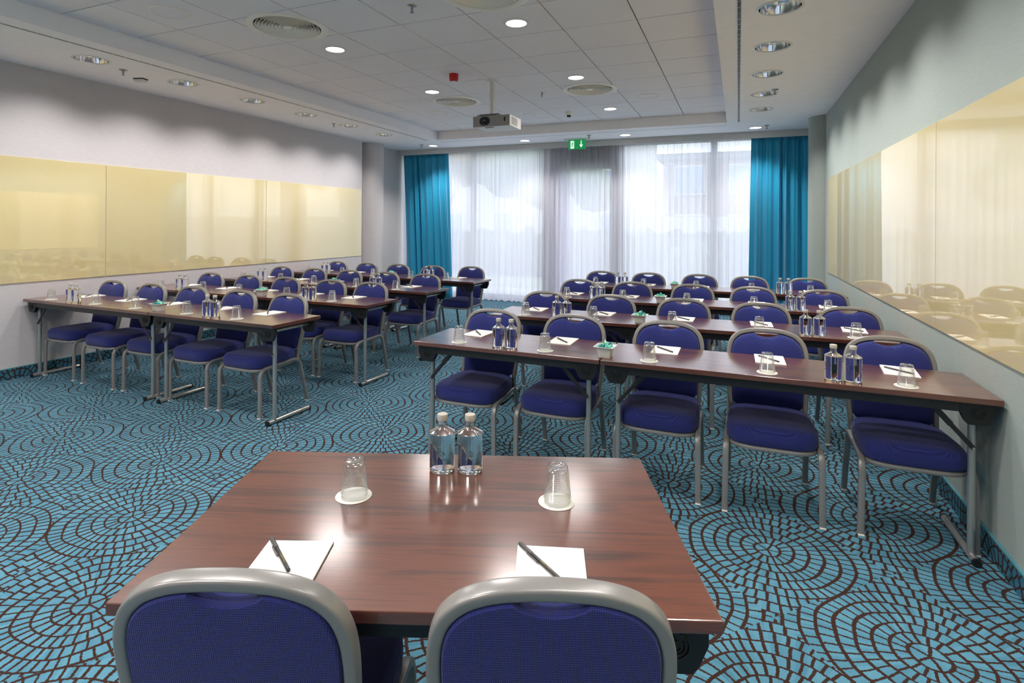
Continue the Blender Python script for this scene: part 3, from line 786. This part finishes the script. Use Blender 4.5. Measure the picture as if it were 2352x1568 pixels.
# ------------------------------------------------------------------ folding table
TH = .742
def emblem_bm(x, y, z, face):
    b = bmesh.new()
    for r in (.026, .018, .010):
        pts = [(x + r * math.cos(a), y + face * .0012, z + r * math.sin(a)) for a in [2 * PI * i / 24 * .82 + r * 90 for i in range(25)]]
        tube(b, pts, circ(.0016, 5), up=Vector((0, 1, 0)))
    return b
def make_table(L, D, label, loc, rz, group, name='folding_table'):
    t = thing(name, label, 'table', loc, rz, group)
    top = obj('table_top', Box(-L / 2, L / 2, -D / 2, D / 2, TH - .026, TH, bev=.0025), M['wood'], t)
    yr = D / 2 - .045
    for s in (-1, 1):
        obj('rail', Box(-L / 2 + .14, L / 2 - .14, s * yr - .012, s * yr + .012, TH - .074, TH - .026, bev=.002), M['blackmetal'], t)
    for sx in (-1, 1):
        xe = sx * (L / 2 - .080)
        for sy in (-1, 1):
            br = obj('corner_bracket', Prism([(xe + px, TH - .026 + pz) for px, pz in ((-.064, 0), (.064, 0), (.064, -.046), (.046, -.086), (.034, -.100), (-.034, -.100), (-.046, -.086), (-.064, -.046))], sy * yr - .014, sy * yr + .014, 'y', bev=.002), M['black'], t)
            obj('emblem', emblem_bm(xe, sy * (yr + .0145), TH - .072, sy), M['black'], br)
        b = bmesh.new(); tube(b, [(xe, -yr + .0, TH - .062), (xe, yr, TH - .062)], circ(.0125, 12)); obj('cross_bar', b, M['chrome'], t)
        yp = -yr + .055
        b = bmesh.new(); tube(b, [(xe, yp, .028), (xe, yp, TH - .055)], circ(.0155, 14), up=Vector((0, 1, 0))); obj('leg', b, M['chrome'], t)
        b = bmesh.new(); tube(b, [(xe, -yr - .005, .0185), (xe, yr + .0, .0185)], circ(.0165, 14)); ft = obj('foot', b, M['chrome'], t)
        for e in (-yr - .016, yr + .0):
            b = bmesh.new(); tube(b, [(xe, e, .0185), (xe, e + .012, .0185)], circ(.018, 14)); obj('end_cap', b, M['black'], ft)
        b = bmesh.new(); p0 = Vector((xe, yp - .02, .50)); p1 = Vector((xe - sx * .17, yp - .02, TH - .045)); m = p0.lerp(p1, .55)
        tube(b, [p0, m], rrect(.020, .006, .0025, 2), up=Vector((0, 1, 0))); tube(b, [m - (p1 - p0) * .06 + Vector((0, -.005, 0)), p1 + Vector((0, -.005, 0))], rrect(.026, .008, .003, 2), up=Vector((0, 1, 0)))
        brc = obj('brace', b, M['blackmetal'], t)
        b = bmesh.new(); lathe(b, [(0, .004), (.005, .003), (.006, 0)], 10); bmesh.ops.rotate(b, verts=b.verts, matrix=Matrix.Rotation(PI / 2, 3, 'X')); bmesh.ops.translate(b, verts=b.verts, vec=p0 + Vector((0, -.004, 0))); obj('rivet', b, M['chrome'], brc)
    return t

# ------------------------------------------------------------------ small things
def make_glass():
    t = bpy.data.objects.new('tumbler', None); COL.objects.link(t); t.empty_display_size = .05
    H_, r0, r1 = .098, .0365, .0265              # rim down, thick base up
    prof = [(r0, .0015), (r0 + .0006, .003)]; N = 15
    for k in range(N * 4 + 1):
        f = k / (N * 4); z = .006 + f * (H_ - .016); r = r0 + (r1 + .0015 - r0) * f
        prof.append((r + (.00075 * math.sin(2 * PI * k / 4) if 3 < k < N * 4 - 2 else 0), z))
    prof += [(r1 + .0008, H_ - .005), (r1 - .002, H_), (r1 - .008, H_ + .0005), (r1 - .012, H_ - .0022), (0, H_ - .003)]
    inner = [(0, H_ - .013), (r1 - .008, H_ - .0135), (r1 - .003, H_ - .017)] + [(r0 - .0022 + (r1 - r0) * f * 1.0, .004 + (H_ - .024) * f) for f in (.8, .6, .4, .2, .0)] + [(r0 - .001, .0015)]
    obj('glass', Lathe(prof + inner, 40), M['tumbler'], t)
    return t
GLASS = make_glass()
COASTER = obj('coaster', Lathe([(0, 0), (.0475, 0), (.048, .0006), (.048, .0012), (.0472, .0015), (0, .0015)], 40), M['coaster'])
def make_bottle(kind, face):
    t = bpy.data.objects.new('water_bottle', None); COL.objects.link(t); t.empty_display_size = .05
    R = .0375
    prof = [(0, .004), (.020, .0035), (.030, .0005), (.0345, .0015), (R, .006), (R, .1135), (R - .0008, .1145), (0, .1145)]
    obj('water', Lathe(prof, 48), M['water'], t)
    obj('glass', Lathe([(R - .0006, .1146), (R, .1146), (R - .0004, .1165), (.0170, .1290), (.0150, .1315), (.0143, .135), (.0143, .152), (.0122, .152), (.0122, .134), (.0155, .1285), (R - .003, .1160)], 48, close=True), M['tumbler'], t)
    obj('cap', Lathe([(.0145, .150), (.0158, .1502), (.016, .152), (.016, .1655), (.015, .1675), (0, .168)], 32), M['cap'], t)
    b = wrap_cyl(text_bm('SPARKLING' if kind else 'STILL', .0062), R + .0003, face, .045)
    if kind:
        for (dx, dz, r) in ((-.004, .084, .003), (-.004, .076, .003), (.006, .073, .0037), (-.008, .070, .0035), (.000, .066, .002), (.011, .069, .002), (-.012, .076, .0018)):
            c = bmesh.new(); tube(c, [(dx + r * math.cos(2 * PI * i / 20), dz, 0) if False else (dx + r * math.cos(2 * PI * i / 20), dz - .008 + r * math.sin(2 * PI * i / 20), 0) for i in range(20)], circ(.0006, 4), closed=True)
            for v in c.verts: v.co.z = max(v.co.z, 0)
            wrap_cyl(c, R + .0003, face, 0); me = bpy.data.meshes.new('x'); c.to_mesh(me); c.free(); b.from_mesh(me); bpy.data.meshes.remove(me)
    else:
        for k in range(3):
            c = bmesh.new(); tube(c, [(-.007 + .014 * i / 16, .058 + k * .0055 + .002 * math.sin(2 * PI * i / 16), 0) for i in range(17)], circ(.0008, 4), up=Vector((0, 0, 1)))
            wrap_cyl(c, R + .0003, face, 0); me = bpy.data.meshes.new('x'); c.to_mesh(me); c.free(); b.from_mesh(me); bpy.data.meshes.remove(me)
    obj('lettering', b, M['ink'], t, smooth=False)
    return t
BOT = {(1, 1): make_bottle(1, PI / 2), (0, 1): make_bottle(0, PI / 2)}
def make_pad():
    t = bpy.data.objects.new('notepad', None); COL.objects.link(t); t.empty_display_size = .05
    obj('paper', Box(-.074, .074, -.105, .105, 0, .004), M['paper'], t, smooth=False)
    obj('backing_card', Box(-.074, .074, -.105, .105, -.0008, 0), M['pencap'], t, smooth=False)
    return t
PAD = make_pad()
def make_pen(txt=False):
    t = bpy.data.objects.new('pen', None); COL.objects.link(t); t.empty_display_size = .05
    b = bmesh.new(); tube(b, [(-.028, 0, .0047), (.072, 0, .0047)], circ(.0042, 14)); obj('barrel', b, M['penblack'], t)
    b = bmesh.new(); tube(b, [(-.074, 0, .0047), (-.070, 0, .0047), (-.027, 0, .0047), (-.025, 0, .0047)], circ(.0048, 14), scales=[.8, 1, 1, .97]); obj('cap', b, M['pencap'], t)
    b = bmesh.new(); tube(b, bezpath([(-.035, -.004, .0047), (-.035, -.0072, .0047), (.004, -.0072, .0047), (.006, -.0055, .0047)], .003, 3), rrect(.0016, .004, .0006, 2), up=Vector((0, 0, 1))); obj('clip', b, M['pencap'], t)
    if txt:
        b = text_bm('COURTYARD', .0058, .00005)
        for v in b.verts: v.co = Vector((v.co.x + .027, v.co.y, .0047 + math.sqrt(max(0, .0043 ** 2 - v.co.y ** 2)) + max(0, v.co.z)))
        obj('lettering', b, M['gold'], t, smooth=False)
    return t
PEN = make_pen(); PENT = make_pen(True)
def make_bowl():
    t = bpy.data.objects.new('sweet_bowl', None); COL.objects.link(t); t.empty_display_size = .05
    b = bmesh.new(); rs = []
    for w, z, r in ((.020, .0, .003), (.031, .0, .003), (.033, .004, .003), (.034, .02, .003), (.037, .036, .003), (.043, .050, .003), (.053, .060, .003), (.056, .061, .003), (.0555, .0628, .003), (.050, .0625, .003), (.040, .051, .003), (.034, .036, .003), (.031, .02, .003), (.030, .007, .003), (.02, .006, .003)):
        rs.append([b.verts.new((x, y, z)) for x, y in rrect(2 * w, 2 * w, r, 3)])
    n = len(rs[0])
    for p, q in zip(rs, rs[1:]):
        for i in range(n): b.faces.new((p[i], p[(i + 1) % n], q[(i + 1) % n], q[i]))
    b.faces.new(rs[0][::-1]); b.faces.new(rs[-1])
    obj('dish', b, M['porcelain'], t)
    return t
BOWL = make_bowl()
def make_candy(mat):
    t = bpy.data.objects.new('wrapped_sweet', None); COL.objects.link(t); t.empty_display_size = .02
    b = bmesh.new(); bmesh.ops.create_icosphere(b, subdivisions=2, radius=1)
    for v in b.verts:
        w = 1 + .07 * math.sin(9 * v.co.x + 5 * v.co.z) * math.cos(8 * v.co.y)
        v.co = Vector((v.co.x * .0105 * w, v.co.y * .0082 * w, v.co.z * .0082 * w))
    obj('sweet', b, mat, t)
    for s in (-1, 1):
        b = bmesh.new(); N = 14; rows = []
        for f in (0, .4, 1):
            x = s * (.0095 + .009 * f); row = []
            for i in range(N):
                a = 2 * PI * i / N; r = (.0022 + .0062 * f) * (1 + .25 * (i % 2)); row.append(b.verts.new((x, r * math.cos(a) * .45, r * math.sin(a))))
            rows.append(row)
        for p, q in zip(rows, rows[1:]):
            for i in range(N): b.faces.new((p[i], p[(i + 1) % N], q[(i + 1) % N], q[i]))
        b.faces.new(rows[-1]); obj('wrapper_twist', b, mat, t)
    return t
CANDY = [make_candy(M[k]) for k in ('candy1', 'candy2', 'candy3')]

# ------------------------------------------------------------------ the classroom rows
ROW = ['front row', 'second row', 'third row', 'back row']
SIDE = {'G': 'green-wall side', 'P': 'pale-wall side'}
SEAT = {'G': ['at the aisle end', 'second from the aisle', 'in the middle', 'second from the wall', 'closest to the wall'],
        'P': ['closest to the wall', 'second from the wall', 'in the middle', 'second from the aisle', 'at the aisle end']}
def at(blk, k, x, dy):
    y0, sl, xc = CFG[blk][k]
    return (x, y0 + dy + sl * (x - xc))
CFG = {'G': [(3.0, .004, -.41), (4.185, .02, -.41), (5.395, .02, -.41), (6.66, .05, -.41)],
       'P': [(3.05, -.018, -4.62), (4.13, -.018, -4.62), (5.22, -.045, -4.62), (6.40, -.05, -4.62)]}
TAB = {'G': [(-1.862, -.692, 'aisle half'), (-.686, 1.040, 'wall half')], 'P': [(-6.205, -4.403, 'wall half'), (-4.397, -3.045, 'aisle half')]}
CH = {'G': [[-1.588, -1.007, -.405, .161, .764], [-1.583, -1.0, -.399, .167, .775], [-1.61, -1.02, -.425, .147, .748], [-1.615, -1.03, -.42, .144, .747]],
      'P': [[-5.88, -5.26, -4.70, -4.08, -3.51], [-5.80, -5.19, -4.61, -3.985, -3.46], [-5.80, -5.2, -4.615, -4.03, -3.455], [-5.84, -5.24, -4.665, -4.055, -3.48]]}
GL = {'G': [-1.59, -1.03, -.44, .137, .716], 'P': [-5.93, -5.26, -4.71, -4.07, -3.51]}
PD = {'G': [-1.59, -1.008, -.385, .162, .755], 'P': [-5.85, -5.22, -4.65, -4.02, -3.48]}
BT = {'G': [(-1.322, 1, 'aisle-side pair'), (-1.240, 0, 'aisle-side pair'), (.423, 1, 'wall-side pair'), (.504, 0, 'wall-side pair')],
      'P': [(-5.612, 1, 'wall-side pair'), (-5.53, 0, 'wall-side pair'), (-3.82, 1, 'aisle-side pair'), (-3.738, 0, 'aisle-side pair')]}
BW = {'G': -.675, 'P': -4.39}
D = .49
rj = random.Random(3)
protos = {}
for blk in 'GP':
    for k in range(4):
        tail = f'{ROW[k]}, {SIDE[blk]}'
        y0, sl, xc = CFG[blk][k]; ang = math.atan(sl)
        for (xa, xb, half) in TAB[blk]:
            xm = (xa + xb) / 2; lab = f'narrow mahogany folding table, {half} of the {tail}'
            p = at(blk, k, xm, D / 2); key = (blk, half)
            if key not in protos: protos[key] = make_table(xb - xa, D, lab, (p[0], p[1], 0), ang, 'narrow folding tables in rows')
            else: dup(protos[key], (p[0], p[1], 0), ang, lab, 'narrow folding tables in rows')
        for s in range(5):
            tl = f'{SEAT[blk][s]}, {tail}'
            x = CH[blk][k][s]; p = at(blk, k, x, .365 + rj.uniform(-.015, .015))
            if blk == 'P' and k == 3 and s == 4: p = (p[0], p[1] + .12)
            put(CHAIR, 'chair', (p[0], p[1], 0), ang + rj.uniform(-.03, .03), f'navy banquet chair with grey frame {tl}', 'chair', 'banquet chairs at the rows')
            p = at(blk, k, GL[blk][s], .092)
            put(COASTER, 'coaster', (p[0], p[1], TH), 0, f'round white coaster under the glass {tl}', 'coaster', 'paper coasters')
            put(GLASS, 'glass', (p[0] + rj.uniform(-.004, .004), p[1] + rj.uniform(-.004, .004), TH + .0015), rj.uniform(0, 6), f'upturned ribbed drinking glass {tl}', 'glass', 'upturned tumblers')
            a = ang + (rj.uniform(-.07, .02) if not (blk == 'G' and s == 4) else -.1)
            p = at(blk, k, PD[blk][s], .385)
            put(PAD, 'pad', (p[0], p[1], TH + .0008), a, f'white notepad with a pen on it {tl}', 'notepad', 'white notepads')
            put(PEN, 'pen', (p[0] - .005, p[1] - .01, TH + .0048), -.85 + rj.uniform(-.08, .08), f'dark pen lying on the notepad {tl}', 'pen', 'dark pens')
        for (x, kind, pair) in BT[blk]:
            p = at(blk, k, x, .085)
            put(BOT[(kind, 1)], ('bot', kind), (p[0], p[1], TH), rj.uniform(-.25, .25), f"{'sparkling' if kind else 'still'} water bottle, clear with pale cap, {pair}, {tail}", 'bottle', 'water bottles')
        p = at(blk, k, BW[blk], .082)
        put(BOWL, 'bowl', (p[0], p[1], TH), ang + rj.uniform(-.05, .05), f'white square bowl holding turquoise sweets, {tail}', 'bowl', 'bowls of sweets')
        n = 0
        lay = [(-.012, -.012, .050), (.012, -.012, .050), (-.012, .012, .050), (.012, .012, .050), (-.024, -.022, .062), (-.008, -.026, .062), (.010, -.025, .062), (.025, -.020, .062),
               (-.027, -.004, .062), (.027, .000, .062), (-.024, .018, .062), (-.006, .026, .062), (.012, .025, .062), (.027, .020, .062),
               (-.012, -.009, .069), (.010, -.010, .070), (.000, .010, .070), (-.016, .006, .070), (.017, .008, .070), (.001, -.001, .081)]
        for (dx, dy, dz) in lay:
            c = rj.randrange(3)
            o = put(CANDY[c], ('candy', c), (p[0] + dx, p[1] + dy, TH + dz), 0, f'foil-wrapped turquoise sweet in the bowl, {tail}', 'sweet', f'sweets in the bowl, {tail}')
            o.rotation_euler = (rj.uniform(-.5, .5), rj.uniform(-.6, .6), rj.uniform(0, 6.28))

# ------------------------------------------------------------------ presenter's desk in the foreground
DA = math.radians(21.2)
dc = Vector(((-1.37 - .27 - 1.124 - .031) / 4, (1.364 + 1.791 + .692 + 1.112) / 4, 0))
def dloc(u, v): return Vector((dc.x + u * math.cos(DA) - v * math.sin(DA), dc.y + u * math.sin(DA) + v * math.cos(DA), 0))
make_table(1.176, .722, 'wide mahogany folding desk nearest the camera', dc, DA, None, 'presenter_desk')
for (x, y, w, sd) in ((-.8125, .7255, 'dark seat showing', 'left'), (-.295, .925, '', 'right')):
    # chair back plane is .28 behind the chair's centre; the chair faces the desk
    fx, fy = -math.sin(DA), math.cos(DA)
    lab = 'navy banquet chair seen from behind at the desk, ' + ('leftmost of the two' if sd == 'left' else 'rightmost of the two')
    dup(CHAIR, (x + fx * .25, y + fy * .25, 0), DA + PI, lab, 'banquet chairs at the desk')
for (x, y, w) in ((-.948, 1.228, 'left'), (-.438, 1.417, 'right')):
    dup(COASTER, (x, y, TH), 0, f'round white coaster on the desk, {w}most of the two', 'paper coasters')
    dup(GLASS, (x + .002, y, TH + .0015), 0, f'upturned ribbed drinking glass on the desk, {w}most of the two', 'upturned tumblers')
dup(BOT[(1, 1)], (-.808, 1.464, TH), DA + PI, 'sparkling water bottle with bubble print standing on the desk', 'water bottles')
dup(BOT[(0, 1)], (-.731, 1.494, TH), DA + PI + .15, 'still water bottle with wave print standing on the desk', 'water bottles')
def pad_at(c, px, py, lab):
    v = Vector((c[2][0] - c[1][0], c[2][1] - c[1][1])); a = math.atan2(v.y, v.x)
    mid = ((c[1][0] + c[2][0]) / 2, (c[1][1] + c[2][1]) / 2); dirn = Vector((math.sin(a), -math.cos(a)))
    return dup(PAD, (mid[0] + dirn.x * .105, mid[1] + dirn.y * .105, TH + .0008), a, lab, 'white notepads')
pad_at([0, (-.983, .973), (-.851, 1.027)], 0, 0, 'white notepad on the desk behind the leftmost chair back')
pad_at([0, (-.456, 1.184), (-.317, 1.230)], 0, 0, 'white notepad on the desk behind the rightmost chair back')
PENT.location = (-.920, .936, TH + .0048); PENT.rotation_euler = (0, 0, math.atan2(.895 - .976, -.854 + .986)); tag(PENT, 'dark capped pen with gold lettering on the left desk notepad', 'pen', 'dark pens')
dup(PENT, (-.3925, 1.1415, TH + .0048), math.atan2(1.098 - 1.185, -.332 + .453), 'dark capped pen with gold lettering on the right desk notepad', 'dark pens')

# ------------------------------------------------------------------ garden outside the window
struct(obj('ground', Box(-40, 40, YW + .06, 60, -.12, -.06), M['lawn'], smooth=False), 'lawn outside the window', 'ground')
struct(obj('path', Box(-20, 20, YW + .06, 12.2, -.06, -.02), M['paving'], smooth=False), 'pale paving outside the window', 'path')
def blob(b, c, r, seed, sub=3, squash=1):
    m = bmesh.new(); bmesh.ops.create_icosphere(m, subdivisions=sub, radius=1); rn = random.Random(seed); ph = [rn.uniform(0, 6) for _ in range(6)]
    for v in m.verts:
        k = 1 + .16 * math.sin(7 * v.co.x + ph[0]) * math.sin(6 * v.co.y + ph[1]) + .12 * math.sin(13 * v.co.z + ph[2]) * math.sin(11 * v.co.x + ph[3]) + rn.uniform(-.08, .08)
        v.co = Vector((v.co.x * r * k + c[0], v.co.y * r * k + c[1], v.co.z * r * k * squash + c[2]))
    me = bpy.data.meshes.new('x'); m.to_mesh(me); m.free(); b.from_mesh(me); bpy.data.meshes.remove(me)
b = bmesh.new(); x = -16
while x < 1: blob(b, (x, 16.2 + .1 * math.sin(x * 3), .45), .82, int(x * 10) + 500, 3, 1.0); x += .62
tag(obj('hedge', b, M['hedge'], smooth=False), 'clipped dark hedge beyond the sheer curtain', 'hedge')
for k, (x, y, r) in enumerate(((1.0, 14.0, .8), (3.4, 14.2, .9), (-1.0, 13.6, .6))):
    b = bmesh.new(); blob(b, (x, y, r * .8), r, 90 + k); blob(b, (x + .5 * r, y + .2, r * 1.2), r * .6, 70 + k)
    tag(obj('shrub', b, M['leaf'], smooth=False), ['rounded garden shrub left of the window mullion', 'largest garden shrub by the right drape', 'small garden shrub right of the door'][k], 'shrub')
def tree(x, y, h, r, mat, label, seed):
    t = thing('tree', label, 'tree', (x, y, -.06)); b = bmesh.new()
    tube(b, [(0, 0, 0), (.05, 0, h * .4), (0, .05, h * .75)], circ(.14), scales=[1, .8, .5], up=Vector((0, 1, 0))); tube(b, [(.04, 0, h * .4), (.7, .1, h * .7)], circ(.07)); tube(b, [(.04, 0, h * .42), (-.6, .1, h * .72)], circ(.07))
    obj('trunk', b, M['bark'], t); b = bmesh.new(); rn = random.Random(seed)
    for q in range(11): blob(b, (rn.uniform(-1, 1) * r, rn.uniform(-.7, .7) * r, h * .8 + rn.uniform(-.5, .6) * r), r * rn.uniform(.3, .5), seed * 31 + q, 2)
    obj('crown', b, mat, t, smooth=False)
tree(-12.2, 22, 4.6, 2.2, M['leaf2'], 'pale autumn tree seen through the door glass', 4)
tree(-6.6, 20.0, 4.2, 1.9, M['leaf'], 'green tree seen right of the exit sign', 6)
tree(3.4, 21, 5.0, 2.1, M['leaf2'], 'sparse tree behind the right window pane', 9)
def building(x0, x1, y, h, mat, label, nx, nz, z0=.9, fh=2.9):
    t = thing('building', label, 'building', ((x0 + x1) / 2, y, -.06)); w = x1 - x0
    obj('wall', Box(-w / 2, w / 2, 0, 8, 0, h), mat, t, smooth=False); obj('roof', Box(-w / 2 - .3, w / 2 + .3, -.3, 8.3, h, h + .3), M['frame_grey'], t, smooth=False)
    for i in range(nx):
        for k in range(nz):
            cx = -w / 2 + (i + .5) * w / nx; z = z0 + k * fh
            f = obj('window', Box(cx - .75, cx + .75, -.06, .05, z, z + 1.5), M['white'], t, smooth=False); obj('pane', Box(cx - .68, cx + .68, -.08, -.05, z + .07, z + 1.43), M['glassdark'], f, smooth=False)
building(-3.6, 12, 30, 4.9, M['facade2'], 'low brown building with bluish glazing behind the right sheer curtain', 6, 2, .6, 2.5)
building(-42, -6, 38, 8.5, M['facade'], 'white rendered building far behind the garden', 9, 2)
tag(obj('garden_wall', Box(-2.5, 14, 19.0, 19.25, -.06, 1.75), M['facade'], smooth=False), 'long white garden wall behind the shrubs', 'wall')

# ------------------------------------------------------------------ daylight
w = bpy.data.worlds.new('sky'); sc.world = w; w.use_nodes = True; nt = w.node_tree; nt.nodes.clear()
o = nt.nodes.new('ShaderNodeOutputWorld'); bg = nt.nodes.new('ShaderNodeBackground'); nt.links.new(bg.outputs[0], o.inputs[0])
bg.inputs[0].default_value = (.86, .88, 1.0, 1); bg.inputs[1].default_value = 2.4
pl = bpy.data.lights.new('sky_portal', 'AREA'); pl.shape = 'RECTANGLE'; pl.size = 7.4; pl.size_y = 2.9
po = bpy.data.objects.new('sky_portal', pl); COL.objects.link(po); po.location = (-2.64, YW + .12, 1.45); po.rotation_euler = (-PI / 2, 0, 0)
pl.cycles.is_portal = True

# ------------------------------------------------------------------ camera
f, cx, cy, th, ro, H = 1281.1077, 1149.69, 514.65, .4029, .0065, 1.4754
s_, c_ = math.sin(th), math.cos(th); sr, cr = math.sin(ro), math.cos(ro)
RX = Vector((cr * c_, cr * s_, sr)); UP = Vector((-sr * c_, -sr * s_, cr)); FW = Vector((-s_, c_, 0))
cam = bpy.data.cameras.new('camera'); co = bpy.data.objects.new('camera', cam); COL.objects.link(co)
m = Matrix((RX, UP, -FW)).transposed().to_4x4(); m.translation = Vector((0, 0, H)); co.matrix_world = m
cam.sensor_fit = 'HORIZONTAL'; cam.sensor_width = 36; cam.lens = f / 2352 * 36
cam.shift_x = (1176 - cx) / 2352; cam.shift_y = (cy - 784) / 2352; cam.clip_start = .05; cam.clip_end = 200
sc.camera = co

vs = sc.view_settings; vs.view_transform = 'Standard'; vs.look = 'None'; vs.gamma = 1; vs.use_curve_mapping = False; vs.exposure = 0.95
cyc = sc.cycles; cyc.max_bounces = 8; cyc.diffuse_bounces = 4; cyc.glossy_bounces = 4; cyc.transmission_bounces = 8; cyc.transparent_max_bounces = 20; cyc.adaptive_threshold = .02; cyc.caustics_reflective = False
cyc.sample_clamp_indirect = 4; cyc.use_denoising = True; cyc.blur_glossy = .8
